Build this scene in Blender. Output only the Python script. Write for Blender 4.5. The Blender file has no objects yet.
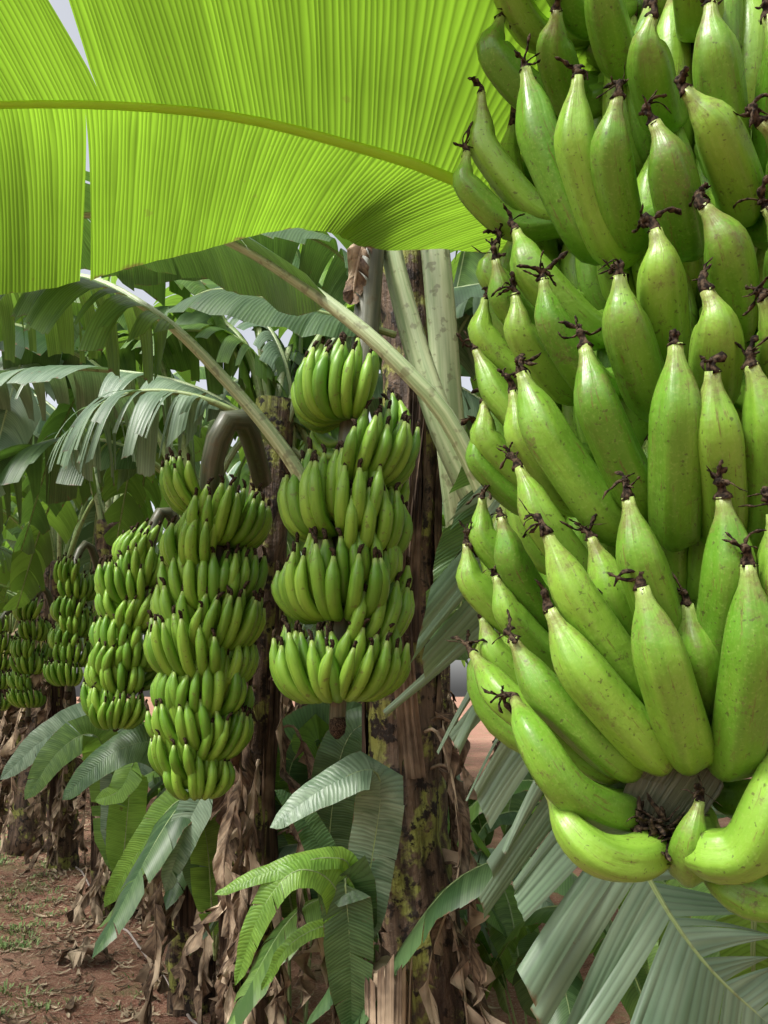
import bpy, math, random
from mathutils import Vector, Matrix, noise
random.seed(7)
sc=bpy.context.scene
F=760.0; CAM=Vector((0,0,1.3)); PITCH=math.radians(13.2)
FW=Vector((0,math.cos(PITCH),math.sin(PITCH))); UP=Vector((0,-math.sin(PITCH),math.cos(PITCH))); RT=Vector((1,0,0))
def S(u,v,d):   # survey bearing + distance -> world position
    return CAM+d*(FW+RT*((u-384)/F)-UP*((v-512)/F))
Z=Vector((0,0,1))
# ---------------------------------------------------------------- mesh builder
class MB:
    def __init__(s): s.v=[];s.f=[];s.m=[];s.uv=[];s.var=[]
    def add(s,vs,fs,mat,uvs,var):
        o=len(s.v); s.v+= [tuple(p) for p in vs]; s.uv+=uvs; s.var+=[var]*len(vs)
        for f in fs: s.f.append(tuple(i+o for i in f)); s.m.append(mat)
    def mesh(s,name,mats):
        me=bpy.data.meshes.new(name); me.from_pydata(s.v,[],s.f)
        for m in mats: me.materials.append(m)
        me.polygons.foreach_set('material_index',s.m)
        me.polygons.foreach_set('use_smooth',[True]*len(s.f))
        uvl=me.uv_layers.new(name='UVMap')
        li=[0]*len(me.loops); me.loops.foreach_get('vertex_index',li)
        fl=[]
        for i in li: fl+=s.uv[i]
        uvl.data.foreach_set('uv',fl)
        a=me.attributes.new('var','FLOAT','POINT'); a.data.foreach_set('value',s.var)
        me.update(); return me
    def obj(s,name,mats,parent=None):
        ob=bpy.data.objects.new(name,s.mesh(name,mats)); sc.collection.objects.link(ob)
        if parent: ob.parent=parent
        return ob
def empty(name,loc=None):
    e=bpy.data.objects.new(name,None); e.empty_display_size=.1; sc.collection.objects.link(e); return e
def crom(P,n):
    P=[Vector(p) for p in P]; Q=[P[0]*2-P[1]]+P+[P[-1]*2-P[-2]]; out=[]
    segs=len(P)-1; dense=[]
    for i in range(segs):
        a,b,c,d=Q[i:i+4]
        for k in range(16):
            t=k/16; dense.append(.5*((2*b)+(c-a)*t+(2*a-5*b+4*c-d)*t*t+(3*b-a-3*c+d)*t**3))
    dense.append(P[-1])
    L=[0]
    for i in range(1,len(dense)): L.append(L[-1]+(dense[i]-dense[i-1]).length)
    j=0
    for i in range(n):
        t=L[-1]*i/(n-1)
        while j<len(L)-2 and L[j+1]<t: j+=1
        k=(t-L[j])/max(1e-9,L[j+1]-L[j]); out.append(dense[j].lerp(dense[j+1],min(1,max(0,k))))
    return out,L[-1]
def frames(pts,hint=None):
    T=[];n=len(pts)
    for i in range(n): T.append((pts[min(n-1,i+1)]-pts[max(0,i-1)]).normalized())
    h=hint or (Vector((0,0,1)) if abs(T[0].z)<.9 else Vector((0,1,0)))
    X=(h-T[0]*h.dot(T[0])).normalized(); fr=[]
    for t in T:
        X=(X-t*X.dot(t)).normalized(); fr.append((t,X,t.cross(X)))
    return fr
def tube(mb,pts,rad,segs,mat,var=.5,flat=1.,ridge=0,nr=5,jit=0,hint=None,jf=1.3):
    fr=frames(pts,hint); vs=[];uv=[];fs=[];n=len(pts);acc=0; W=segs+1
    for i,p in enumerate(pts):
        if i: acc+=(p-pts[i-1]).length
        for k in range(W):
            a=2*math.pi*(k%segs)/segs; r=rad[i]*(1+ridge*math.cos(nr*a))
            if jit: r*=1+jit*noise.noise(Vector((math.cos(a)*jf+var*50,i*.5,var*9+math.sin(a)*jf)))
            vs.append(p+fr[i][1]*(r*math.cos(a)*flat)+fr[i][2]*(r*math.sin(a))); uv.append((acc,k/segs))
    for i in range(n-1):
        for k in range(segs):
            fs.append((i*W+k,i*W+k+1,(i+1)*W+k+1,(i+1)*W+k))
    fs.append(tuple(range(segs))[::-1]); fs.append(tuple((n-1)*W+k for k in range(segs)))
    mb.add(vs,fs,mat,uv,var)
# ---------------------------------------------------------------- banana finger
def prof(t):
    if t<.12: return .36+.08*t/.12
    if t<.31: x=(t-.12)/.19; return .44+.54*(x*x*(3-2*x))
    if t<.74: return .98+.02*math.sin((t-.31)/.43*math.pi)
    if t<.955: x=(t-.74)/.215; return .98-.66*(x**2.3)
    return .32-.05*(t-.955)/.045
def finger(mb,ctrl,r,rings,segs,var,detail,rnd):
    pts,L=crom(ctrl,rings); fr=frames(pts,(ctrl[-1]-ctrl[0])); ph=rnd.random()*6; W=segs+1
    vs=[];uv=[];fs=[]; asym=rnd.uniform(-.05,.05)
    for i,p in enumerate(pts):
        t=i/(rings-1); rr=r*prof(t)
        for k in range(W):
            a=2*math.pi*(k%segs)/segs; c=abs(math.cos(2.5*a+ph*.5)); q=rr*(1+.12*(c**1.6-.5)*min(1,prof(t)*1.1)+asym*math.sin(t*9+ph))
            vs.append(p+fr[i][1]*(q*math.cos(a))+fr[i][2]*(q*math.sin(a))); uv.append((t,k/segs+ph/(10*math.pi)))
    for i in range(rings-1):
        for k in range(segs):
            fs.append((i*W+k,i*W+k+1,(i+1)*W+k+1,(i+1)*W+k))
    fs.append(tuple((rings-1)*W+k for k in range(segs)))
    mb.add(vs,fs,0,uv,var)
    tip=pts[-1]; d=fr[-1][0]
    if detail:
        d2=(d+Vector([rnd.uniform(-.8,.8) for _ in range(3)])).normalized()
        l=rnd.uniform(.006,.017)
        st=[tip-d*.0015,tip+d*l*.4,tip+d*l*.5+d2*l*.6]
        pp,_=crom(st,7); tube(mb,pp,[r*.30,r*.26,r*.19,r*.14,r*.15,r*.2,r*.1],9,1,var,jit=.8,jf=2.)
        for k in range(rnd.randint(3,8)):
            dd=(d2*.6+Vector([rnd.uniform(-1,1) for _ in range(3)])).normalized(); q=pp[-2] if rnd.random()<.7 else pp[3]; ln=rnd.uniform(.004,.019)
            P=[q]; bend=Vector([rnd.uniform(-.9,.9) for _ in range(3)])
            for j in range(4):
                dd=(dd+bend*.7+Vector([rnd.uniform(-.6,.6) for _ in range(3)])).normalized(); P.append(P[-1]+dd*ln*.34)
            pq,_=crom(P,9); w=rnd.uniform(.0006,.0023)
            tube(mb,pq,[w*rnd.uniform(.5,1.5) for _ in range(8)]+[w*.3],6,1,var,flat=rnd.uniform(.25,.8),jit=.6)
    else:
        q=Vector((rnd.uniform(-1,1),rnd.uniform(-1,1),rnd.uniform(-.2,.6)))
        tube(mb,[tip-d*r*.1,tip+d*r*.5,tip+d*r*.9+q*r*.3,tip+d*r*1.1+q*r*.8],[r*.33,r*.3,r*.36,r*.12],5,1,var)
# ---------------------------------------------------------------- leaf
def wprof(s): return min(1,(s/.16)**.6 if s>0 else 0)*max(0.0,1-max(0,(s-.45)/.55)**2.3)**.6
def leaf(mb,ctrl,W,hint=Z,b0=.2,ns=16,tear=.3,hang=.4,hj=None,slant=.35,cup=.15,rib=.012,seed=0,gaps=None,sub=2,M=6,mats=(0,1),rip=.004,crump=0,Wr=None,q0=0.,hfun=None,wf=None,slr=None,cvj=.3):
    rnd=random.Random(seed); n=48; pts,L=crom(ctrl,n); T=frames(pts,hint); hint=hint.normalized()
    wf=wf or wprof
    fr=[]
    for i in range(n):
        t=T[i][0]; s=t.cross(hint)
        if s.length<.05: s=T[i][2]
        s.normalize(); 
        fr.append((t,s,s.cross(t).normalized()))
    def at(x):
        x=min(max(x,0),1)*(n-1); i=min(n-2,int(x)); k=x-i
        return pts[i].lerp(pts[i+1],k),[(fr[i][j].lerp(fr[i+1][j],k)).normalized() for j in range(3)]
    if hj is None: hj=hang*.6 if tear>0 else 0
    rg=min(1,tear/.6)
    for sg in (1,-1):
        w0=W if (sg>0 or Wr is None) else Wr
        if w0<=0: continue
        sla=slant if (sg>0 or slr is None) else slr
        br=[0]+sorted([(i+(rnd.uniform(-.45,.45) if tear>0 else 0))/ns for i in range(1,ns)])+[1]
        gp=[0]*(ns+1)
        for i in range(1,ns): gp[i]=tear*rnd.random()**1.8*.6/ns if (tear>0 and rnd.random()<.75*rg**.5) else 0
        if gaps:
            for (gs,gw,gsg) in gaps:
                if gsg==sg or gsg==0:
                    k=min(range(1,ns),key=lambda i:abs(br[i]-gs)); br[k]=gs; gp[k]=gw
        hs=hang; tw=0; wl=1; cv=0
        for i in range(ns):
            if tear>0 and (gp[i]>0 or i==0): hs=max(0,hang+rnd.uniform(-hj,hj)*rg); tw=rnd.uniform(-1,1)*.18*rg; wl=1-rnd.uniform(-.05,.26)*rg; cv=rnd.uniform(-cvj,cvj)*rg
            var=rnd.random(); vs=[];uv=[];fs=[]
            for k in range(sub+1):
                x=k/sub
                for m in range(M+1):
                    q=m/M
                    qq=max(0,(q-q0)/(1-q0)); g=gp[i]*qq*(1-x)-gp[i+1]*qq*x
                    b_=br[i]+(br[i+1]-br[i])*x; sl=min(max(b_+g,0),1)
                    if m==0:
                        s_=b0+(1-b0)*sl; p,(t,s,nn)=at(s_); w=w0*wf(b_)*wl; pos=p.copy()+nn*.002; base=(t,s,nn)
                        hh=hs if hfun is None else hfun(b_,sg)
                    else:
                        t,s,nn=base
                        d=(s*sg*math.cos(cup*(1-q))+nn*math.sin(cup*(1-q)+cv*q)*1.+t*(sla+tw*q)-Z*(hh*q*1.8)).normalized()
                        pos=pos+d*(w/M)
                    off=t*(g*L*(1-b0)*.9) if m else Vector((0,0,0))
                    fold=rip*(1-abs(2*x-1))*q if sub>1 else 0
                    und=rip*2.*q*math.sin(sl*37+seed)+(crump*q*noise.noise(pos*14)*.06)
                    vs.append(pos+off+nn*(fold+und)); uv.append((s_*L,sg*q))
            for k in range(sub):
                for m in range(M):
                    a=k*(M+1)+m; b=a+M+1
                    fs.append((a,b,b+1,a+1))
            mb.add(vs,fs,mats[0],uv,var)
    if rib>0:
        tube(mb,pts,[rib*(1-.82*(i/(n-1))**.8) for i in range(n)],8,mats[1],rnd.random(),flat=.8)
# ---------------------------------------------------------------- materials
class NT:
    def __init__(s,name):
        s.mat=bpy.data.materials.new(name); s.mat.use_nodes=True; s.nt=s.mat.node_tree; s.nt.nodes.clear()
        s.out=s.n('ShaderNodeOutputMaterial')
    def n(s,t,**k):
        nd=s.nt.nodes.new(t)
        for a,b in k.items(): setattr(nd,a,b)
        return nd
    def l(s,a,b): s.nt.links.new(a,b)
    def set(s,sock,v):
        if isinstance(v,bpy.types.NodeSocket): s.l(v,sock)
        else: sock.default_value=v
    def math(s,op,a,b=0.,c=0.,clamp=False):
        m=s.n('ShaderNodeMath',operation=op); m.use_clamp=clamp; s.set(m.inputs[0],a); s.set(m.inputs[1],b)
        if op in('MULTIPLY_ADD',): s.set(m.inputs[2],c)
        return m.outputs[0]
    def mix(s,f,a,b):
        m=s.n('ShaderNodeMix',data_type='RGBA'); s.set(m.inputs[0],f); s.set(m.inputs[6],a); s.set(m.inputs[7],b); return m.outputs[2]
    def noise(s,vec,scale,detail=3.,rough=.5):
        m=s.n('ShaderNodeTexNoise'); s.l(vec,m.inputs['Vector']); m.inputs['Scale'].default_value=scale; m.inputs['Detail'].default_value=detail; m.inputs['Roughness'].default_value=rough; return m.outputs['Fac']
    def ss(s,x,a,b):
        m=s.n('ShaderNodeMapRange',interpolation_type='SMOOTHSTEP'); s.set(m.inputs[0],x); m.inputs[1].default_value=a; m.inputs[2].default_value=b; return m.outputs[0]
    def comb(s,x,y,z=0.):
        m=s.n('ShaderNodeCombineXYZ'); s.set(m.inputs[0],x); s.set(m.inputs[1],y); s.set(m.inputs[2],z); return m.outputs[0]
    def uv(s):
        u=s.n('ShaderNodeUVMap'); u.uv_map='UVMap'; x=s.n('ShaderNodeSeparateXYZ'); s.l(u.outputs[0],x.inputs[0]); return x.outputs[0],x.outputs[1]
    def var(s):
        a=s.n('ShaderNodeAttribute'); a.attribute_name='var'; return a.outputs['Fac']
    def pos(s): return s.n('ShaderNodeNewGeometry').outputs['Position']
    def bump(s,h,st,d):
        b=s.n('ShaderNodeBump'); b.inputs['Strength'].default_value=st; b.inputs['Distance'].default_value=d; s.l(h,b.inputs['Height']); return b.outputs[0]
    def prin(s,col,rough,nrm=None,spec=.5):
        p=s.n('ShaderNodeBsdfPrincipled'); s.set(p.inputs['Base Color'],col); s.set(p.inputs['Roughness'],rough); p.inputs['Specular IOR Level'].default_value=spec
        if nrm is not None: s.l(nrm,p.inputs['Normal'])
        return p
def C(r,g,b): return (r,g,b,1)
def leafmat(name,c1,c2,tr,tf,rough=.45,period=.009,edge=.985,spec=.4,veinc=.25,spots=.6,far=False,wob=7.):
    t=NT(name+('_far' if far else '')); u,v=t.uv(); var=t.var()
    ph=t.math('MULTIPLY',u,2*math.pi/period)
    pl=t.noise(t.comb(t.math('MULTIPLY',u,55.),t.math('MULTIPLY',v,1.2),var),1.,1.)
    if not far: ph=t.math('ADD',ph,t.math('MULTIPLY',pl,wob))
    vein=t.math('MULTIPLY_ADD',t.math('SINE',ph),.5,.5)
    if far:
        f=t.math('ADD',t.math('MULTIPLY',pl,.6),t.math('MULTIPLY',var,.45))
    else:
        big=t.noise(t.pos(),6.,3.)
        f=t.math('ADD',t.math('MULTIPLY',pl,.5),t.math('MULTIPLY',big,.5)); f=t.math('ADD',f,t.math('MULTIPLY',var,.15))
    f=t.ss(f,.35,.8)
    dk=t.math('SUBTRACT',1.,t.math('MULTIPLY',t.math('POWER',vein,4.),veinc))
    g=t.n('ShaderNodeCombineColor'); [t.l(dk,g.inputs[i]) for i in range(3)]
    m=t.n('ShaderNodeMix',data_type='RGBA',blend_type='MULTIPLY'); m.inputs[0].default_value=1.; t.l(t.mix(f,c1,c2),m.inputs[6]); t.l(g.outputs[0],m.inputs[7]); base=m.outputs[2]
    m=t.n('ShaderNodeMix',data_type='RGBA',blend_type='MULTIPLY'); m.inputs[0].default_value=1.; t.l(t.mix(f,tuple(x*.65 for x in tr[:3])+(1,),tr),m.inputs[6]); t.l(g.outputs[0],m.inputs[7]); trc=m.outputs[2]
    nb=None
    if far:
        e=t.ss(t.math('ADD',t.math('ABSOLUTE',v),t.math('MULTIPLY',t.math('SUBTRACT',pl,.5),.3)),edge,edge+.05)
    else:
        n28=t.noise(t.pos(),30.,3.,.6)
        e=t.math('ADD',t.math('ABSOLUTE',v),t.math('MULTIPLY',t.math('SUBTRACT',n28,.5),.22))
        e=t.ss(e,edge,edge+.05); sp=t.ss(n28,.69,.74); e=t.math('MAXIMUM',e,t.math('MULTIPLY',sp,spots))
        nb=t.bump(t.math('ADD',t.math('MULTIPLY',vein,.3),pl),.6,.003)
    brown=C(.16,.095,.045); base=t.mix(e,base,brown); trc=t.mix(e,trc,brown)
    p=t.prin(base,rough,nb,spec)
    tl=t.n('ShaderNodeBsdfTranslucent'); t.l(trc,tl.inputs[0])
    if nb is not None: t.l(nb,tl.inputs['Normal'])
    mx=t.n('ShaderNodeMixShader'); mx.inputs[0].default_value=tf; t.l(p.outputs[0],mx.inputs[1]); t.l(tl.outputs[0],mx.inputs[2]); t.l(mx.outputs[0],t.out.inputs[0])
    return t.mat
M_BIG=leafmat('big_leaf_blade',C(.07,.16,.02),C(.115,.23,.03),C(.31,.57,.035),.58,.5,.0068,edge=.995,veinc=.42,spots=.25,wob=10.)
LMSPEC=[('leaf_green',C(.055,.125,.03),C(.16,.285,.065),C(.30,.55,.06),.35,.40),('leaf_waxy',C(.10,.175,.10),C(.27,.37,.25),C(.19,.36,.11),.25,.38,.011),
 ('leaf_dark',C(.035,.085,.03),C(.10,.18,.07),C(.17,.36,.045),.3,.40),('leaf_young',C(.12,.25,.035),C(.23,.42,.07),C(.42,.74,.07),.42,.4)]
M_GRN,M_GRY,M_DRK,M_YNG=[leafmat(*a) for a in LMSPEC]
F_GRN,F_GRY,F_DRK,F_YNG=[leafmat(*a,far=True) for a in LMSPEC]
def ribmat(name,a,b,tr=0):
    t=NT(name); u,v=t.uv()
    f=t.noise(t.comb(t.math('MULTIPLY',u,3.),t.math('MULTIPLY',v,14.),t.var()),1.,3.,.6)
    sp=t.ss(t.noise(t.pos(),40.,3.),.56,.66)
    col=t.mix(t.math('MULTIPLY',sp,.5),t.mix(t.ss(f,.3,.7),a,b),C(.09,.07,.03))
    p=t.prin(col,.42,t.bump(f,.5,.005)); t.l(p.outputs[0],t.out.inputs[0]); return t.mat
M_RIB=ribmat('petiole_green',C(.16,.26,.07),C(.34,.42,.19))
M_PALE=ribmat('petiole_waxy',C(.21,.30,.13),C(.46,.53,.30))
M_PED=ribmat('peduncle',C(.045,.055,.03),C(.13,.135,.085))
t=NT('petiole_yellow'); p=t.prin(C(.52,.72,.07),.45); tl=t.n('ShaderNodeBsdfTranslucent'); tl.inputs[0].default_value=C(.75,.95,.12); mx=t.n('ShaderNodeMixShader'); mx.inputs[0].default_value=.5
t.l(p.outputs[0],mx.inputs[1]); t.l(tl.outputs[0],mx.inputs[2]); t.l(mx.outputs[0],t.out.inputs[0]); M_RIBY=t.mat
def drymat(name,a,b,c):
    t=NT(name); u,v=t.uv(); var=t.var()
    f=t.noise(t.comb(t.math('MULTIPLY',u,50.),t.math('MULTIPLY',v,1.5),t.math('MULTIPLY',var,9.)),1.,3.,.6)
    g=t.noise(t.pos(),9.,3.)
    col=t.mix(t.ss(f,.35,.7),a,b); col=t.mix(t.ss(t.math('ADD',g,t.math('MULTIPLY',var,.35)),.6,.95),col,c)
    p=t.prin(col,.8,t.bump(f,.9,.006),.2)
    t.l(p.outputs[0],t.out.inputs[0]); return t.mat
M_DRY=drymat('dry_leaf',C(.06,.04,.028),C(.21,.145,.092),C(.50,.39,.27))
M_SHE=drymat('dry_sheath',C(.028,.019,.014),C(.12,.08,.052),C(.27,.19,.125))
t=NT('pseudostem_bark'); u,v=t.uv()
f=t.noise(t.comb(t.math('MULTIPLY',u,4.),t.math('MULTIPLY',v,26.),t.var()),1.,4.,.65)
g=t.noise(t.pos(),7.,5.,.65); g2=t.noise(t.pos(),22.,4.,.65)
col=t.mix(t.ss(f,.32,.68),C(.03,.02,.014),C(.15,.10,.065))
col=t.mix(t.ss(g,.50,.58),col,t.mix(t.ss(f,.3,.6),C(.08,.08,.02),C(.27,.29,.07)))
col=t.mix(t.ss(g2,.52,.60),col,C(.018,.013,.01))
p=t.prin(col,.6,t.bump(t.math('ADD',f,g2),1.,.012),.3); t.l(p.outputs[0],t.out.inputs[0]); M_BARK=t.mat
# banana skin
def skin(near):
    t=NT('banana_skin' if near else 'banana_skin_row'); u,v=t.uv(); var=t.var(); ps=t.pos()
    n1=t.noise(ps,14.,3.); n2=t.noise(t.comb(t.math('MULTIPLY',u,3.),t.math('MULTIPLY',v,12.),t.math('MULTIPLY',var,20.)),1.,3.)
    f=t.math('ADD',t.math('MULTIPLY',n1,.45),t.math('MULTIPLY',n2,.35)); f=t.math('ADD',f,t.math('MULTIPLY',var,.45))
    col=t.mix(t.ss(f,.35,.9),C(.095,.24,.016),C(.235,.425,.045))
    rid=t.math('POWER',t.math('MULTIPLY_ADD',t.math('COSINE',t.math('MULTIPLY',v,10*math.pi)),.5,.5),6.)
    col=t.mix(t.math('MULTIPLY',rid,.35),col,C(.075,.17,.012))
    col=t.mix(t.math('MULTIPLY',t.ss(u,.90,1.),.75),col,C(.32,.40,.12))
    col=t.mix(t.math('MULTIPLY',t.ss(u,.30,.05),.6),col,C(.18,.32,.06))
    if near:
        sc1=t.noise(t.comb(t.math('MULTIPLY',u,9.),t.math('MULTIPLY',v,34.),t.math('MULTIPLY',var,31.)),1.,5.,.75)
        col=t.mix(t.math('MULTIPLY',t.ss(sc1,.58,.66),.65),col,C(.13,.08,.03))
        sp=t.ss(t.noise(ps,230.,2.,.5),.64,.71); col=t.mix(t.math('MULTIPLY',sp,.65),col,C(.055,.05,.018))
        b_=t.noise(ps,30.,7.,.85)
        bl=t.ss(b_,.575,.64); col=t.mix(t.math('MULTIPLY',bl,.62),col,C(.11,.08,.035))
        nk=t.math('MULTIPLY',t.ss(u,.74,.97),t.ss(b_,.47,.58)); col=t.mix(t.math('MULTIPLY',nk,.55),col,C(.16,.12,.045))
        fine=t.noise(ps,420.,2.); col=t.mix(t.math('MULTIPLY',t.ss(fine,.5,.8),.28),col,C(.32,.46,.11))
        mott=t.noise(ps,110.,3.)
        p=t.prin(col,t.math('MULTIPLY_ADD',b_,.45,.14),t.bump(t.math('ADD',mott,t.math('MULTIPLY',n2,2.)),.35,.0018),.45)
    else:
        sc1=t.ss(t.noise(ps,60.,3.,.7),.60,.68); col=t.mix(t.math('MULTIPLY',sc1,.6),col,C(.11,.08,.03))
        p=t.prin(col,.40,None,.45)
    t.l(p.outputs[0],t.out.inputs[0]); return t.mat
M_BAN=skin(True); M_BAR=skin(False)
t=NT('dried_flower'); g=t.noise(t.pos(),300.,2.); p=t.prin(t.mix(t.ss(g,.35,.7),C(.011,.008,.006),C(.085,.058,.036)),.85,t.bump(g,.9,.0015),.12); t.l(p.outputs[0],t.out.inputs[0]); M_FLW=t.mat
# soil
t=NT('red_soil'); ps=t.pos(); a=t.noise(ps,.9,4.,.6); b=t.noise(ps,14.,7.,.7); c=t.noise(ps,90.,4.,.7); g=t.noise(ps,2.3,5.,.7)
col=t.mix(t.ss(b,.3,.7),C(.23,.10,.07),C(.43,.225,.155)); col=t.mix(t.ss(c,.48,.70),col,C(.56,.40,.29))
col=t.mix(t.math('MULTIPLY',t.ss(t.math('ADD',t.math('MULTIPLY',g,.7),t.math('MULTIPLY',b,.3)),.50,.60),.6),col,C(.20,.20,.09))
col=t.mix(t.math('MULTIPLY',t.ss(a,.45,.7),.4),col,C(.48,.31,.22))
p=t.prin(col,.95,t.bump(t.math('ADD',b,t.math('MULTIPLY',c,.5)),1.,.03),.1); t.l(p.outputs[0],t.out.inputs[0]); M_SOIL=t.mat
t=NT('grass_blade'); p=t.prin(t.mix(t.var(),C(.08,.17,.04),C(.27,.34,.12)),.6); t.l(p.outputs[0],t.out.inputs[0]); M_GRS=t.mat
t=NT('hose_rubber'); p=t.prin(C(.36,.30,.27),.5); t.l(p.outputs[0],t.out.inputs[0]); M_HOS=t.mat
BM=[M_BAN,M_FLW,M_PED,M_DRY]; BMR=[M_BAR,M_FLW,M_PED,M_DRY]
# ---------------------------------------------------------------- foreground bunch
ax_b=S(676,800,.72); ax_t=S(694,-80,.76)
def axis_at(v):
    k=(800-v)/880; return 676+18*k,.72+.04*k
def onbunch(u,v,rad):
    au,ad=axis_at(v); d=ad-rad
    for _ in range(12):
        xa=(au-384)/F*ad; x=(u-384)/F*d-xa
        d=.5*d+.5*(ad-math.sqrt(max(rad*rad-x*x,(rad*.12)**2)))
    return S(u,v,d)
FG=[ # tip u,v, bottom u,v, tip-radius , width scale
(500,15,540,120,.185,1),(560,5,578,130,.175,1),(610,-45,622,85,.185,1.05),(655,20,662,140,.18,1.05),(712,-2,728,180,.19,1.1),(768,20,775,190,.19,1.1),(690,-80,700,40,.2,1.1),(560,-90,585,40,.2,1.),(520,-70,540,60,.19,1.),
(480,95,548,235,.19,.9),(466,150,520,248,.185,.8),(522,66,598,262,.197,1.05),(577,72,614,270,.2,1.),(618,92,628,255,.205,1.),(656,118,690,262,.207,1.08),(684,92,752,225,.2,1.1),(760,120,790,250,.2,1.1),
(520,228,600,350,.19,1),(653,232,668,370,.195,1.05),(707,200,742,345,.2,1.08),(768,205,790,350,.2,1.1),(497,262,560,370,.19,.85),(493,240,540,330,.175,.85),
(541,278,603,408,.2,.95),(622,278,654,420,.207,1.08),(703,288,714,420,.207,1.05),(766,300,782,420,.205,1.05),(512,292,572,410,.195,.9),(488,300,530,400,.18,.85),
(478,345,570,480,.185,.85),(588,342,646,520,.207,1.1),(672,342,676,548,.21,1.15),(710,372,724,545,.207,1.1),(753,362,766,552,.205,1.1),(525,368,616,540,.203,1.12),(512,390,580,520,.195,.9),(482,400,545,510,.185,.85),(478,425,535,525,.18,.85),(800,350,812,550,.2,1.1),
(520,468,600,600,.195,.95),(627,492,675,665,.205,1.05),(722,497,714,700,.2,1.05),(549,527,645,700,.203,1.05),(500,520,560,640,.19,.9),(480,500,545,610,.185,.85),(775,510,770,700,.2,1.1),(470,540,530,650,.182,.85),(494,570,565,680,.19,.9),(590,540,650,690,.17,1.),
(645,584,692,768,.209,1.12),(746,566,734,778,.209,1.15),(548,606,662,768,.207,1.1),(511,636,630,776,.2,1.02),(474,648,610,778,.193,.95),(478,615,560,720,.185,.85),(790,600,780,770,.2,1.1),(690,600,712,740,.175,1.),(600,600,640,740,.17,1.),
]
fgb=MB(); rr=random.Random(5)
for (tu,tv,bu,bv,rad,ws) in FG:
    dv=Vector((bu-tu,bv-tv)); dv.normalize(); bu2=bu-dv.x*24; bv2=bv-dv.y*27
    T_=onbunch(tu+rr.uniform(-4,4),tv+rr.uniform(-4,6),rad+.010+rr.uniform(-.005,.004)); B_=onbunch(bu2,bv2,rad-.050)
    au,ad=axis_at(bv2-20); A_=S(au,bv2-15,ad)
    mid=T_.lerp(B_,.5); axm=S(*[axis_at((tv+bv)/2)[0],(tv+bv)/2],axis_at(0)[1]); o=(mid-axm); o.z=0; o.normalize()
    cu=rr.uniform(.75,1.25); sd=Vector((-o.y,o.x,0))*rr.uniform(-.004,.004)
    q2=T_.lerp(B_,.25)+o*.011*cu+sd
    ctrl=[A_.lerp(B_,.35),A_.lerp(B_,.75)-Z*.003,B_,mid+o*.019*cu+sd,q2,T_]
    finger(fgb,ctrl,.0170*ws*rr.uniform(.93,1.04),36,30,rr.random(),True,rr)
def fx(pts,r): finger(fgb,[S(*p) for p in pts],r,34,30,rr.random(),True,rr)
fx([(668,790,.70),(625,812,.62),(570,790,.58),(532,735,.585),(515,700,.62)],.0165)
fx([(670,800,.70),(650,850,.60),(610,858,.57),(575,835,.57),(548,790,.60)],.0162)
fx([(690,800,.70),(690,850,.62),(688,866,.60),(690,840,.57),(700,800,.57)],.0145)
fx([(700,800,.70),(700,848,.58),(745,850,.55),(772,800,.54),(778,735,.55)],.0190)
fx([(705,810,.70),(730,880,.60),(775,895,.58),(815,860,.57),(830,790,.58)],.0185)
fx([(705,790,.70),(745,800,.64),(800,790,.62),(830,740,.62)],.0175)
fx([(650,790,.72),(610,790,.66),(575,770,.66),(560,720,.68)],.0165)
fx([(690,790,.72),(650,810,.68),(610,810,.68),(585,780,.70)],.015)
def hand(mb,Pc,A,azs,Rb,Rt,L,r,rings,segs,detail,rnd,row2=True):
    for j,az in enumerate(azs):
        for row in ((0,1) if row2 else (0,)):
            a=math.radians(az+rnd.uniform(-4,4)+(row*6)); out=Vector((math.sin(a),-math.cos(a),0)); k=1-.2*row; up=row*.035*L/.15
            edge=abs(2*j/(max(1,len(azs)-1))-1)**2
            l=L*rnd.uniform(.85,1.1)*(1-.15*edge); B=A; sw=Vector((rnd.uniform(-1,1),rnd.uniform(-1,1),0))*.07*L
            ctrl=[Pc+out*Rb*.15+B*up,Pc+out*Rb*.6*k-B*.008+B*up,Pc+out*Rb*k+B*(.018+up),Pc+out*(Rb+Rt)*.545*k+B*(l*.55+up)+sw*.4,Pc+out*Rt*k+B*(l+up)+sw]
            finger(mb,ctrl,r*rnd.uniform(.86,1.08),rings,segs,rnd.random(),detail,rnd)
AX=(ax_t-ax_b).normalized()
for i in range(6):
    Pc=ax_b.lerp(ax_t,.06+.155*i)
    hand(fgb,Pc,AX,[x for x in range(62,262,17)],.16,.175,.15,.0195,14,12,False,rr)
    hand(fgb,Pc,AX,[x for x in range(-95,62,17)],.09,.095,.14,.0175,12,12,False,rr,False)
pp,_=crom([S(668,845,.665),S(672,820,.68),S(676,790,.705),ax_b+AX*.05,ax_t,ax_t+AX*.25],26)
tube(fgb,pp,[.012,.018,.026,.032]+[.034]*22,14,2,.3,jit=.15)
for k in range(34):
    a=rr.uniform(0,6.28); q=S(rr.uniform(636,676),rr.uniform(820,842),.597); P=[q]
    dd=Vector((math.cos(a),-.4,math.sin(a)*.5-.15))
    for j in range(4): dd=(dd+Vector([rr.uniform(-.7,.7) for _ in range(3)])).normalized(); P.append(P[-1]+dd*.0075)
    pq,_=crom(P,8); tube(fgb,pq,[.0025,.0035,.0035,.003,.0028,.002,.002,.001],6,1,.2,flat=.3,jit=.7)
leaf(fgb,[S(705,735,.60),S(685,770,.60),S(662,805,.605),S(645,838,.61)],.034,Vector((0,-1,0)),b0=0,ns=6,tear=0,hang=0,cup=-.3,rib=0,mats=(2,2),rip=.001)
fgb.obj('banana_bunch',BM)
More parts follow.
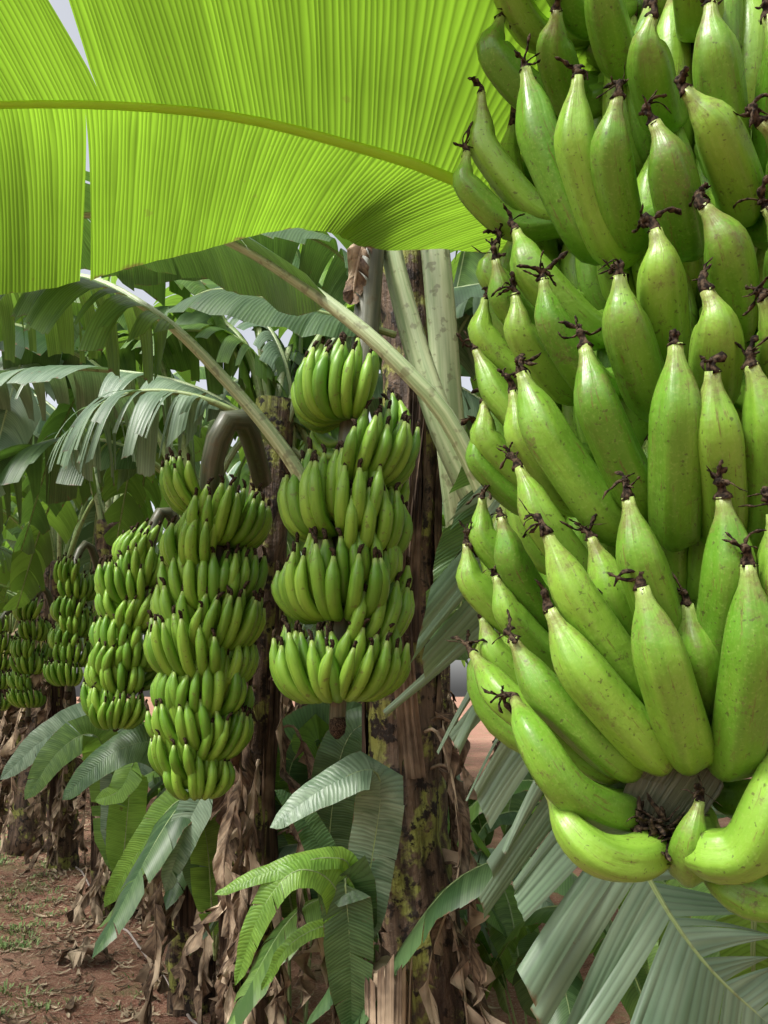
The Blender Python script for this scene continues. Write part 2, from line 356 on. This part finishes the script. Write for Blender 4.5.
# ---------------------------------------------------------------- mid bunches
def bunch(top,bot,hands,s,seed,rings=10,segs=9,pedpts=None,budtip=True,detail=False,pr=.026):
    rnd=random.Random(seed); mb=MB(); A=(top-bot).normalized()
    for (fr_,az,spread,n,sz) in hands:
        Pc=top.lerp(bot,fr_+rnd.uniform(-.02,.02)); n=n+1; azs=[az-spread+2*spread*i/(n-1) for i in range(n)]
        T=(A+Vector((rnd.uniform(-.25,.25),rnd.uniform(-.12,.25),0))).normalized()
        hand(mb,Pc,T,azs,.125*s*sz,.145*s*sz,.135*s*sz,.0166*s*sz,rings,segs,detail,rnd)
    ped=[bot-A*.03*s,bot,bot.lerp(top,.5),top]+(pedpts or [])
    pq,_=crom(ped,24); tube(mb,pq,[.02*s]*4+[pr*s]*20,10,2,rnd.random(),jit=.15)
    if budtip:
        q=bot-A*.03*s; tube(mb,[q+A*.02,q,q-A*.02*s,q-A*.035*s],[.02*s,.024*s,.02*s,.006*s],9,1,.2,jit=.5)
    return mb.obj('banana_bunch',BMR)
bunch(S(352,440,1.93),S(338,712,1.88),[(-.06,-50,62,8,1.05),(.15,58,60,7,1.),(.02,150,70,6,1),(.34,-38,62,8,1.1),(.43,60,52,6,1.05),(.30,-170,70,6,1),(.56,75,50,6,1.),(.66,-18,62,8,1.08),(.60,170,70,6,1),(.74,62,45,5,1.02),(.93,-52,52,6,1.02),(.95,40,52,6,1.0),(.9,170,60,5,.9)],1.0,21,rings=14,segs=12,
      pedpts=[S(362,370,1.97),S(368,300,2.02),S(374,235,2.08),S(392,190,2.3)],pr=.036)
bunch(S(214,545,2.35),S(198,770,2.3),[(-.17,-75,45,6,1.),(-.02,40,55,7,1.05),(.02,170,70,6,1),(.12,-45,45,6,1.05),(.24,68,45,6,1.05),(.27,-5,42,5,1.08),(.38,-62,42,5,1.06),(.42,170,70,6,1),(.45,40,45,6,1.06),(.57,-22,45,6,1.1),(.62,72,42,5,1.02),(.72,25,42,5,1.04),(.75,-58,45,6,1.05),(.80,170,60,6,.95),(.88,-8,48,6,1.0),(.93,62,45,5,.92),(1.02,-50,50,6,.9),(1.07,22,50,6,.86)],.98,22,rings=12,segs=10,
      pedpts=[S(212,500,2.32),S(214,455,2.28),S(228,420,2.28),S(246,424,2.34),S(262,480,2.6)],pr=.036)
bunch(S(142,590,2.85),S(118,715,2.8),[(-.22,-50,50,6,1.),(-.05,40,50,6,1.),(.1,-150,70,5,1),(.12,-30,50,6,1.05),(.25,-75,45,5,1.),(.32,35,50,6,1.),(.48,-30,50,6,1.),(.62,60,45,5,1.),(.68,-65,50,6,1.),(.75,170,70,6,1),(.82,0,50,6,.95),(1.0,-55,50,6,.88),(1.08,20,50,6,.85)],.93,23,
      pedpts=[S(150,540,2.9),S(165,510,2.95),S(185,540,3.0)])
bunch(S(76,595,4.3),S(68,690,4.25),[(-.12,-50,60,6,1.),(.05,40,60,6,1.),(.25,-35,60,6,1.),(.42,50,55,6,1.),(.55,-40,60,6,1.),(.72,40,60,6,.95),(.92,-20,80,8,.9),(.4,170,80,6,1)],.88,24,rings=9,segs=7,pedpts=[S(76,560,4.4),S(90,545,4.5),S(105,600,4.6)])
bunch(S(32,628,5.4),S(28,715,5.4),[(-.1,-40,70,7,1.),(.12,50,60,6,1.),(.33,-40,60,6,1.),(.5,30,60,6,1.),(.7,-40,60,7,.95),(.9,20,80,8,.9),(.4,170,80,6,1)],.9,25,rings=9,segs=7,pedpts=[S(34,600,5.4),S(46,590,5.5),S(60,640,5.6)])
bunch(S(0,640,6.6),S(-2,715,6.6),[(-.1,-40,90,8,1.),(.15,50,80,7,1.),(.4,-30,90,8,1.),(.65,40,80,8,1.),(.9,-20,90,8,.9)],1.,26,rings=7,segs=6,pedpts=[S(2,620,6.6),S(14,610,6.7),S(30,640,6.8)])
# ---------------------------------------------------------------- plants near the camera
LM=[M_GRN,M_RIB,M_GRY,M_PALE,M_DRK,M_YNG,M_DRY,M_BIG,M_RIBY]
LMF=[F_GRN,M_RIB,F_GRY,M_PALE,F_DRK,F_YNG,M_DRY,M_BIG,M_RIBY]
G=(0,1);Y=(2,3);D=(4,1);YG=(5,1);DR=(6,6);BG=(7,8);GP=(0,3);DP=(4,3)
cnt=[0]
def L_(parent,name,pts,W,mats=G,**k):
    mb=MB(); cnt[0]+=1; leaf(mb,[S(*p) for p in pts],W,mats=mats,seed=cnt[0]*7+3,**k)
    return mb.obj(name,LM,parent)
TC=Vector((0,-1,.25))
def stem(parent,pts,r0,r1,seed,sheaths=5):
    mb=MB(); rnd=random.Random(seed); P=[Vector(p) for p in pts]; q,L=crom(P,60)
    tube(mb,q,[r0+(r1-r0)*i/59 for i in range(60)],32,0,rnd.random(),ridge=.02,nr=3,jit=.22,hint=Vector((0,1,0)),jf=2.2)
    fr=frames(q,Vector((0,1,0)))
    for k in range(sheaths):
        i0=rnd.randint(2,36); ln=rnd.randint(14,24); a0=rnd.uniform(0,6.28); wd=rnd.uniform(.5,1.2); var=rnd.random()
        vs=[];uv=[];fs=[]; NJ=13
        tops=[rnd.uniform(.35,1.) for _ in range(NJ)]
        for i in range(ln):
            for j in range(NJ):
                x=i/(ln-1)*tops[j]; ii=min(58.99,i0+x*(ln-1)); i_=int(ii); kk=ii-i_
                p=q[i_].lerp(q[i_+1],kk); f_=fr[i_]; rr_=r0+(r1-r0)*ii/59
                y=j/(NJ-1)-.5; a=a0+y*wd*(1.-.5*x)+.12*math.sin(x*5+var*9); rad=rr_*(1.10+.2*x**3+.05*math.sin(j*2.1+var*8)+.14*noise.noise(Vector((j*.6,x*5,var*40))))
                vs.append(p+f_[1]*rad*math.cos(a)+f_[2]*rad*math.sin(a)); uv.append((y*.16,x*L*.8))
        for i in range(ln-1):
            for j in range(NJ-1): a=i*NJ+j; fs.append((a,a+1,a+NJ+1,a+NJ))
        mb.add(vs,fs,1,uv,var*.6)
    return mb.obj('pseudostem',[M_BARK,M_SHE],parent)
def drys(parent,base,top,n,seed,r=.12,facing=None,Wd=.09,lmin=.4,lmax=.95):
    rnd=random.Random(seed); mb=MB()
    for k in range(n):
        x=rnd.uniform(.25,.95); p=base.lerp(top,x); a=rnd.uniform(0,6.28) if facing is None else facing+rnd.uniform(-1.6,1.6)
        o=Vector((math.cos(a),math.sin(a),0)); l=min(rnd.uniform(lmin,lmax),p.z+.05)
        ctrl=[p,p+o*r*1.0+Z*.04,p+o*(r*1.15+rnd.uniform(0,.06))-Z*l*.3,p+o*(r*1.1+rnd.uniform(0,.1))-Z*l*.65+Vector((rnd.uniform(-.08,.08),rnd.uniform(-.06,.06),0)),p+o*(r*1.2+rnd.uniform(0,.12))-Z*l]
        leaf(mb,ctrl,Wd*rnd.uniform(.4,1.1),hint=o,b0=.12,ns=9,tear=1.3,hang=.8,slant=.9,rib=.007,seed=rnd.randint(0,9999),mats=(0,0),crump=1.3,rip=.012,M=5,cup=rnd.uniform(-.8,.9))
    return mb.obj('dry_leaves',[M_DRY],parent)
# --- plant 1 (carries the near bunch)
P1=empty('banana_plant')
stem(P1,[(.80,1.2,0),(.80,1.22,.8),(.79,1.2,1.6),(.76,1.15,2.3),(.70,1.0,2.55)],.12,.07,1)
mb=MB(); q,_=crom([(.76,1.15,2.3),(.72,1.0,2.6),(.55,.82,2.66),ax_t+AX*.35,ax_t+AX*.24],20); tube(mb,q,[.045]*10+[.036]*10,12,0,.4,jit=.1); mb.obj('peduncle',[M_PED],P1)
mb=MB()
def bigw(s): return min(1,max(0,s/.30)**.5)*max(0.0,1-max(0,(s-.6)/.4)**2.3)**.6
leaf(mb,[S(860,620,1.3),S(640,290,1.05),S(475,190,.93),S(350,145,.93),S(200,112,.95),S(0,105,.98),S(-200,125,1.02),S(-420,200,1.1)],.30,b0=.31,ns=34,tear=0,hang=.0,slant=.46,slr=-.02,cup=.22,rib=.0135,seed=4,
     gaps=[(.484,.026,-1),(.500,.006,1)],sub=4,M=14,mats=BG,rip=.0016,q0=.12,Wr=.33,wf=bigw,
     hfun=lambda s,sg: (1.0*min(1,max(0,(s-.28)/.34))**1.2+.03) if sg>0 else 0)
mb.obj('leaf_1',LM,P1)
L_(P1,'leaf_2',[(496,455,1.13),(512,520,1.12),(538,600,1.12),(570,690,1.12),(606,780,1.1),(643,868,1.05),(706,965,1.0),(810,1060,.98)],.29,(2,1),hint=Vector((.15,-1,.1)),b0=.02,ns=30,tear=1.7,hang=.12,hj=.16,slant=.5,cup=-.1,rib=.011,Wr=.2,sub=4,M=8,rip=.007,cvj=.55,wf=lambda s:min(1,(s/.14)**.6 if s>0 else 0)*max(0.,1-max(0,(s-.7)/.3)**2.3)**.6)
L_(P1,'leaf_3',[(800,800,1.2),(762,870,1.12),(752,950,1.1),(760,1060,1.1)],.06,YG,hint=TC,b0=0,ns=8,tear=.2,hang=.1)
L_(P1,'leaf_4',[(600,-60,1.2),(500,-20,1.25),(440,10,1.3),(380,-60,1.4)],.14,D,hint=Z,b0=0,ns=10,tear=.3,hang=.4)
L_(P1,'leaf_5',[(560,300,1.5),(520,400,1.5),(500,470,1.5),(470,560,1.5),(450,660,1.5)],.12,D,hint=Vector((.3,-1,.1)),b0=.05,ns=12,tear=.8,hang=.3,slant=.5)
# --- plant 2
P2=empty('banana_plant')
stem(P2,[S(446,1360,2.0),S(428,1050,2.12),S(406,800,2.25),S(402,560,2.38),S(410,380,2.45),S(400,220,2.5)],.135,.08,2,9)
drys(P2,S(428,1260,2.05),S(402,640,2.3),11,3,facing=-.7,r=.14,Wd=.07)
L_(P2,'leaf_1',[(560,700,1.45),(470,460,1.4),(400,365,1.42),(300,283,1.5),(200,230,1.6),(80,215,1.75),(-60,250,1.95)],.22,DP,b0=.43,ns=12,tear=.2,hang=.25,rib=.026)
L_(P2,'leaf_2',[(330,560,1.9),(300,475,1.85),(230,385,1.9),(150,310,1.95),(60,275,2.1),(-80,300,2.3)],.27,(0,3),b0=.42,ns=24,tear=1.4,hang=1.4,hj=1.,rib=.024)
mb=MB(); q,_=crom([S(485,520,2.0),S(440,420,2.02),S(408,320,2.06),S(385,220,2.1),S(370,130,2.2)],20); tube(mb,q,[.05,.052,.055,.055]+[.055-.0015*i for i in range(16)],12,0,.5,flat=.6)
q,_=crom([S(470,600,2.3),S(452,450,2.25),S(440,300,2.3),S(428,180,2.4)],16); tube(mb,q,[.045]*16,12,0,.2,flat=.7)
mb.obj('petioles',[M_PALE],P2)
L_(P2,'leaf_3',[(395,335,2.05),(340,318,2.0),(270,300,1.98),(215,290,2.0),(170,310,2.1)],.14,D,hint=Vector((0,-.7,.7)),b0=.1,ns=8,tear=.1,hang=.5)
L_(P2,'leaf_4',[(420,420,2.6),(460,330,2.6),(490,300,2.55),(520,380,2.5)],.22,Y,b0=.1,ns=12,tear=.8,hang=1.)
L_(P2,'leaf_5',[(400,420,2.6),(360,280,2.6),(290,230,2.6),(200,230,2.7),(110,270,2.8)],.26,D,b0=.15,ns=16,tear=.7,hang=.9)
L_(P2,'dry_flag',[(372,238,2.0),(362,250,1.98),(356,275,1.98),(352,305,2.0)],.04,DR,hint=TC,b0=0,ns=5,tear=.5,hang=.3,crump=1.5)
# --- plant 3
P3=empty('banana_plant')
stem(P3,[S(262,1400,2.55),S(255,1100,2.65),S(250,800,2.72),S(265,560,2.8),S(275,400,2.85)],.11,.07,4,9)
drys(P3,S(262,1300,2.6),S(262,640,2.75),19,5,facing=-1.0,Wd=.075)
L_(P3,'leaf_1',[(300,470,2.6),(240,415,2.5),(170,392,2.5),(110,400,2.55),(60,440,2.65)],.30,(2,1),b0=.38,ns=38,tear=1.9,hang=2.4,hj=1.3,slant=.3,rib=.02)
L_(P3,'leaf_2',[(320,470,2.9),(210,395,2.9),(120,372,3.0),(20,372,3.1),(-60,400,3.3)],.26,(2,3),b0=.2,ns=18,tear=.9,hang=1.2,rib=.02)
L_(P3,'leaf_3',[(330,480,3.0),(250,350,3.0),(180,330,3.1),(90,350,3.3)],.28,G,b0=.2,ns=18,tear=.8,hang=.9,rib=.02)
L_(P3,'leaf_4',[(285,520,2.9),(290,400,3.0),(270,330,3.1),(230,300,3.3)],.2,Y,b0=.3,ns=14,tear=.8,hang=.9,rib=.028)
L_(P3,'leaf_5',[(285,520,3.0),(240,360,3.1),(190,270,3.2),(120,230,3.3),(40,240,3.4)],.3,G,b0=.2,ns=18,tear=.7,hang=.8,rib=.024)
L_(P3,'leaf_6',[(285,520,3.0),(330,380,3.2),(350,300,3.3),(330,250,3.5)],.28,YG,b0=.2,ns=16,tear=.6,hang=.8,rib=.024)
L_(P3,'leaf_7',[(285,520,3.1),(300,330,3.3),(290,240,3.4),(240,200,3.6),(180,220,3.8)],.3,D,b0=.2,ns=16,tear=.6,hang=.8,rib=.024)
# --- plants 4,5,6
P4=empty('banana_plant')
stem(P4,[S(196,1120,3.2),S(192,900,3.25),S(194,700,3.3),S(198,500,3.35)],.11,.08,6,7)
drys(P4,S(196,1090,3.2),S(194,650,3.3),20,7,facing=-.9,Wd=.075)
L_(P4,'leaf_1',[(198,500,3.35),(150,330,3.4),(90,280,3.5),(0,290,3.6),(-80,340,3.8)],.32,G,b0=.2,ns=18,tear=.7,hang=.9,rib=.024)
L_(P4,'leaf_2',[(198,500,3.35),(130,450,3.2),(60,440,3.2),(0,470,3.2),(-50,540,3.3)],.30,D,b0=.2,ns=18,tear=.9,hang=1.2,rib=.024)
P5=empty('banana_plant')
stem(P5,[S(112,960,4.6),S(110,800,4.6),S(108,640,4.65),S(110,520,4.7)],.11,.08,8,7)
drys(P5,S(112,940,4.6),S(110,620,4.65),20,9,facing=-1.2)
L_(P5,'leaf_1',[(110,520,4.7),(90,360,4.8),(50,300,4.9),(-10,290,5.)],.36,G,b0=.2,ns=18,tear=.7,hang=.9,rib=.024)
L_(P5,'leaf_2',[(110,520,4.7),(60,440,4.7),(20,430,4.7),(-40,470,4.7)],.34,Y,b0=.2,ns=18,tear=.7,hang=1.2,rib=.024)
L_(P5,'leaf_3',[(110,520,4.9),(100,330,5.),(130,240,5.2),(200,220,5.5)],.36,YG,b0=.2,ns=18,tear=.7,hang=.9,rib=.024)
P6=empty('banana_plant')
stem(P6,[S(64,880,5.7),S(62,760,5.7),S(62,620,5.7),S(62,560,5.7)],.11,.08,10,7)
drys(P6,S(64,870,5.7),S(62,620,5.7),16,11,facing=-1.2)
def crown(parent,top,azs,seed,Ln=1.9,W=.27,mats=(G,Y,D),erect=1.):
    rnd=random.Random(seed); mb=MB()
    for a in azs:
        a=math.radians(a+rnd.uniform(-10,10)); o=Vector((math.sin(a),math.cos(a),0)); l=Ln*rnd.uniform(.8,1.15); e=erect*rnd.uniform(.5,1.2)
        ctrl=[top-Z*.2,top+o*.12*l+Z*.22*e*l,top+o*.38*l+Z*.42*e*l,top+o*.66*l+Z*(.42*e-.02)*l,top+o*.88*l+Z*(.30*e-.15)*l,top+o*1.02*l+Z*(.08*e-.3)*l]
        leaf(mb,ctrl,W*rnd.uniform(.85,1.1),b0=.2,ns=18,tear=rnd.uniform(.5,1.3),hang=rnd.uniform(.5,1.8),rib=.02,seed=rnd.randint(0,9999),mats=rnd.choice(mats),M=5)
    return mb.obj('leaf_crown',LMF,parent)
crown(P2,S(400,230,2.5),[60,100,20,-15,140],31)
crown(P3,S(275,400,2.85),[10,50,100,-30,-55],32)
crown(P4,S(195,500,3.35),[0,45,95,-35,-60,-100],33)
crown(P5,S(110,520,4.7),[0,60,120,-40,-80,-120,170,-20],34,erect=1.5)
crown(P6,S(62,560,5.7),[0,60,120,-40,-80,-120,170,20],35,erect=1.7)
crown(P1,Vector((.70,1.05,2.5)),[20,70,120,170,45],36)
# --- suckers (young shoots) at the feet
def sucker(leaves):
    e=empty('banana_sucker')
    for i,(pts,W,m,k) in enumerate(leaves): L_(e,'leaf_%d'%(i+1),pts,W,m,**k)
    return e
K=dict(hint=Vector((0,-.8,.6)),b0=.12,ns=14,tear=.1,hang=.25,rib=.006,sub=2,rip=.002)
K2=dict(hint=TC,b0=.08,ns=12,tear=.16,hang=.15,rib=.006,rip=.002)
sucker([([(345,1000,2.0),(372,860,1.95),(378,775,1.9),(330,785,1.85),(270,828,1.8)],.065,(2,1),K),
 ([(350,1000,2.0),(352,880,1.95),(330,858,1.9),(270,872,1.85),(215,895,1.85)],.032,YG,K),
 ([(350,1020,2.0),(340,900,1.9),(300,870,1.85),(262,910,1.82),(236,985,1.8)],.045,YG,K),
 ([(352,1020,2.0),(350,900,1.95),(345,880,1.9),(350,950,1.88),(352,1035,1.9)],.075,(4,1),K2),
 ([(352,1020,2.0),(362,930,1.95),(330,925,1.9),(290,945,1.88),(262,990,1.9)],.025,YG,K),
 ([(350,1000,2.1),(330,880,2.1),(305,820,2.1),(275,790,2.1)],.045,(4,1),K)])
sucker([([(215,960,2.9),(225,820,2.8),(215,782,2.7),(190,820,2.65),(165,892,2.6)],.085,(2,1),K2),
 ([(215,960,2.9),(205,830,2.8),(180,800,2.75),(140,850,2.7),(104,908,2.7)],.07,YG,K2),
 ([(215,960,2.9),(200,800,2.9),(160,745,2.9),(110,755,2.85),(62,800,2.8)],.10,D,K),
 ([(215,960,3.),(240,800,3.),(275,760,3.),(310,790,3.)],.09,G,K)])
sucker([([(120,900,3.9),(110,780,3.9),(95,735,3.8),(60,750,3.7),(25,800,3.6)],.11,G,K2),
 ([(120,900,3.9),(120,760,3.9),(100,720,3.9),(50,735,3.9),(0,780,3.8)],.11,(2,1),K2),
 ([(120,900,3.9),(130,790,3.8),(135,760,3.7),(120,790,3.6),(95,800,3.6)],.10,YG,K2)])
sucker([([(300,900,2.9),(310,800,2.9),(320,740,2.9),(300,760,2.8)],.14,YG,K2),
 ([(300,900,2.9),(290,770,2.9),(340,730,2.9),(400,745,2.9)],.14,D,K2),([(300,950,2.9),(270,800,2.9),(255,760,2.8),(250,830,2.8)],.1,G,K2),
 ([(300,950,2.9),(330,800,2.9),(345,760,2.8),(330,860,2.8)],.12,YG,K2),([(320,950,2.6),(340,760,2.6),(380,720,2.6),(430,740,2.5)],.09,(4,1),K)])
# ---------------------------------------------------------------- generic plants in the rows behind
def genplant(seed):
    rnd=random.Random(seed); mb=MB(); h=rnd.uniform(2.1,2.5)
    q,_=crom([Vector((0,0,-.05)),Vector((.04,.02,h*.5)),Vector((0,.05,h))],16); tube(mb,q,[.13-.003*i for i in range(16)],12,9,rnd.random(),jit=.2)
    n=10
    for k in range(n):
        a=k*2.4+rnd.uniform(-.3,.3); o=Vector((math.sin(a),math.cos(a),0)); l=rnd.uniform(1.6,2.3); e=rnd.uniform(.4,1.5) if k<n-2 else 1.9
        top=Vector((0,.05,h))
        ctrl=[top-Z*.2,top+o*.12*l+Z*.22*e*l,top+o*.38*l+Z*.42*e*l,top+o*.66*l+Z*(.42*e-.02)*l,top+o*.88*l+Z*(.30*e-.15)*l,top+o*1.02*l+Z*(.08*e-.3)*l]
        leaf(mb,ctrl,rnd.uniform(.26,.34),b0=.2,ns=14,tear=rnd.uniform(.4,1.4),hang=rnd.uniform(.4,2.),rib=.022,seed=rnd.randint(0,9999),mats=rnd.choice((G,Y,YG,G)),M=4)
    for k in range(8):
        a=rnd.uniform(0,6.28); o=Vector((math.cos(a),math.sin(a),0)); p=Vector((0,0,rnd.uniform(.9,h-.1))); l=min(p.z,rnd.uniform(.6,1.5))
        ctrl=[p,p+o*.15+Z*.05,p+o*.25-Z*l*.3,p+o*.2-Z*l*.65,p+o*.25-Z*l]
        leaf(mb,ctrl,rnd.uniform(.07,.12),hint=o,b0=.1,ns=8,tear=1.2,hang=.8,slant=.8,rib=.01,seed=rnd.randint(0,9999),mats=DR,crump=1.2,rip=.012,M=4)
    return mb.mesh('banana_plant_mesh%d'%seed,LMF+[M_BARK])
def gensuck(seed):
    rnd=random.Random(seed); mb=MB()
    for k in range(6):
        a=k*1.05+rnd.uniform(-.4,.4); o=Vector((math.cos(a),math.sin(a),0)); b=o*.04; l=rnd.uniform(.7,1.2)
        leaf(mb,[b,b+Z*.5*l+o*.05,b+o*.25*l+Z*.95*l,b+o*.6*l+Z*.95*l,b+o*.95*l+Z*.5*l],rnd.uniform(.10,.17),b0=.3,ns=10,tear=.25,hang=.6,rib=.008,seed=rnd.randint(0,9999),mats=rnd.choice((G,YG,D,Y)),M=4)
    return mb.mesh('banana_sucker_mesh%d'%seed,LMF)
GM=[genplant(s) for s in (101,102,103,104)]; SM=[gensuck(s) for s in (201,202,203)]
rd=Vector((-.46,.888,0)); pd=Vector((.888,.46,0)); rnd=random.Random(77)
spots=[]
start=Vector((-3.1,6.9,0))
for k in range(9): spots.append(start+rd*1.35*k)
o2=Vector((.8,1.2,0))+pd*2.3
for k in range(-1,11): spots.append(o2+rd*1.4*k)
o3=Vector((.8,1.2,0))+pd*4.6
for k in range(0,8,1): spots.append(o3+rd*2.2*k)
o4=Vector((.8,1.2,0))+pd*7.5
for k in range(0,5,1): spots.append(o4+rd*3.6*k)
o5=Vector((.8,1.2,0))-pd*3.9
for k in range(1,4): spots.append(o5+rd*1.8*k)
for i,s in enumerate(spots):
    ob=bpy.data.objects.new('banana_plant',GM[i%4]); sc.collection.objects.link(ob)
    ob.location=s+Vector((rnd.uniform(-.15,.15),rnd.uniform(-.15,.15),0)); ob.rotation_euler=(0,0,rnd.uniform(0,6.28)); k=rnd.uniform(.9,1.12); ob.scale=(k,k,k*rnd.uniform(.95,1.1))
ss=[(.05,2.9),(-.35,3.4),(.45,2.6),(.25,3.7),(-.6,4.1),(-.8,4.8),(-.1,4.5),(.75,2.1),(-1.3,5.8),(-1.8,6.8),(-.6,5.4),(.6,4.4),(-2.4,7.8),(1.0,3.3),(-3.3,9.4)]
for i,(x,y) in enumerate(ss):
    ob=bpy.data.objects.new('banana_sucker',SM[i%3]); sc.collection.objects.link(ob); ob.location=(x,y,0); ob.rotation_euler=(0,0,rnd.uniform(0,6.28)); k=rnd.uniform(.65,.95); ob.scale=(k,k,k)
# ---------------------------------------------------------------- ground
def gz(x,y): 
    d=math.hypot(x,y-4); f=max(0,1-d/25)
    return f*(.05*noise.noise(Vector((x*.8,y*.8,0)))+.025*noise.noise(Vector((x*4,y*4,3)))+.01*noise.noise(Vector((x*13,y*13,7))))
mb=MB(); n=240; vs=[];uv=[];fs=[]
def mp(i): x=i/n*2-1; return math.copysign(abs(x)**3.2*150+abs(x)*6,x)
for i in range(n+1):
    for j in range(n+1):
        x=mp(i)-1; y=mp(j)+4; vs.append((x,y,gz(x,y))); uv.append((x,y))
for i in range(n):
    for j in range(n): a=i*(n+1)+j; fs.append((a,a+n+1,a+n+2,a+1))
mb.add(vs,fs,0,uv,.5); mb.obj('ground',[M_SOIL])
# litter
rnd=random.Random(9); mb=MB()
for k in range(9000):
    y=rnd.uniform(2.3,13); x=-.40*y+rnd.gauss(.1,.45) if rnd.random()<.75 else rnd.uniform(-7,2)
    p=Vector((x,y,gz(x,y)+.004)); a=rnd.uniform(0,6.28); l=rnd.uniform(.012,.075)*(2. if rnd.random()<.05 else 1); w=l*rnd.uniform(.03,.16); d=Vector((math.cos(a),math.sin(a),0)); s=Vector((-d.y,d.x,0)); c=rnd.uniform(0,.3)*l
    vs=[];uv=[]
    for i in range(5):
        q=i/4; ww=w*math.sin(.35+q*2.4)
        for j in(-1,0,1): vs.append(p+d*l*(q-.5)+s*(ww*j)+Z*(c*(q-.5)**2*3+abs(j)*w*.4+rnd.uniform(0,.004))); uv.append((q*l,j*.5))
    fs=[(i*3+j,i*3+j+1,i*3+j+4,i*3+j+3) for i in range(4) for j in (0,1)]
    mb.add(vs,fs,0,uv,rnd.random()*2.)
mb.obj('leaf_litter',[M_DRY])
mb=MB(); g0=S(78,988,3.6); g0.z=.03
for k in range(3):
    leaf(mb,[g0+Vector((-.12,0,0)),g0+Vector((-.04,.03*k,.05)),g0+Vector((.05,.05*k-.03,.06)),g0+Vector((.14,.04,.01))],.05,b0=0,ns=6,tear=.7,hang=.2,rib=.004,seed=k,mats=(0,0),crump=2)
mb.obj('fallen_dry_leaf',[M_DRY])
# grass / weeds beside the path
mb=MB()
for k in range(2000):
    y=rnd.uniform(3.0,14)
    x=-.51*y+abs(rnd.gauss(0,.28)) if rnd.random()<.6 else -.53*y-rnd.random()*2.2
    if noise.noise(Vector((x*2.3,y*1.6,5)))<.0: continue
    cp=Vector((x,y,gz(x,y)))
    for b in range(rnd.randint(8,18)):
        a=rnd.uniform(0,6.28); o=Vector((math.cos(a),math.sin(a),0)); h=rnd.uniform(.010,.035); p=cp+o*rnd.uniform(0,.08); s=Vector((-o.y,o.x,0))*.0035
        mb.add([p-s,p+s,p+o*h*.5+Z*h*.7+s*.8,p+o*h*.5+Z*h*.7-s*.8,p+o*h*1.2+Z*h*.8],[(0,1,2,3),(3,2,4)],0,[(0,0)]*5,rnd.random())
mb.obj('grass',[M_GRS])
# hose
hp=[]
for (u,v) in [(212,1045),(165,985),(110,915),(60,850),(30,812),(18,795)]:
    dirv=(FW+RT*((u-384)/F)-UP*((v-512)/F)); k=-1.3/dirv.z; p=CAM+dirv*k; hp.append(p)
mb=MB(); q,_=crom(hp,120)
for p in q: p.z=gz(p.x,p.y)+.012
tube(mb,q,[.006]*120,8,0,.5); mb.obj('irrigation_hose',[M_HOS])
# stump
mb=MB(); b=S(385,1230,1.9); tpt=S(387,968,1.9)
q,_=crom([b,b.lerp(tpt,.5),tpt],14); tube(mb,q,[.06-.001*i for i in range(14)],22,0,.9,jit=.45,ridge=.08,nr=5)
for k in range(16):
    a=k*.4; o=Vector((math.cos(a),math.sin(a),0)); h=rnd.uniform(-.03,.05); s=Vector((-o.y,o.x,0))*rnd.uniform(.010,.02)
    bb=tpt+o*rnd.uniform(.045,.056)-Z*.2
    mb.add([bb-s,bb+s,bb+s*.9+Z*(.2+h)+o*.006,bb-s*.7+Z*(.2+h*.4)+o*.008],[(0,1,2,3)],0,[(-.02,0),(.02,0),(.02,.2),(-.02,.2)],rnd.random()*1.3)
mb.obj('banana_stump',[M_DRY])
# ---------------------------------------------------------------- light
sv=Vector((-.50,-.42,.80)).normalized(); el=math.asin(sv.z); az=math.atan2(sv.x,sv.y)
w=bpy.data.worlds.new('World'); sc.world=w; w.use_nodes=True; nt=w.node_tree; bg=nt.nodes['Background']
sk=nt.nodes.new('ShaderNodeTexSky'); sk.sky_type='NISHITA'; sk.sun_disc=False; sk.sun_elevation=el; sk.sun_rotation=az; sk.dust_density=4.; sk.ozone_density=.6
hs=nt.nodes.new('ShaderNodeHueSaturation'); hs.inputs['Saturation'].default_value=.25; hs.inputs['Value'].default_value=1.75
nt.links.new(sk.outputs[0],hs.inputs['Color']); nt.links.new(hs.outputs[0],bg.inputs[0]); bg.inputs[1].default_value=.15
ld=bpy.data.lights.new('sun','SUN'); ld.energy=4.0; ld.angle=math.radians(12); ld.color=(1,.965,.9)
lo=bpy.data.objects.new('sun',ld); sc.collection.objects.link(lo); lo.rotation_euler=(-sv).to_track_quat('-Z','Y').to_euler()
cd=bpy.data.cameras.new('camera'); co=bpy.data.objects.new('camera',cd); sc.collection.objects.link(co); sc.camera=co
cd.sensor_fit='VERTICAL'; cd.sensor_height=36; cd.lens=F*36/1024; cd.clip_start=.02; cd.clip_end=500
co.location=CAM; co.rotation_euler=(math.radians(90)+PITCH,0,0)
sc.view_settings.view_transform='Standard'; sc.view_settings.look='None'; sc.view_settings.exposure=0
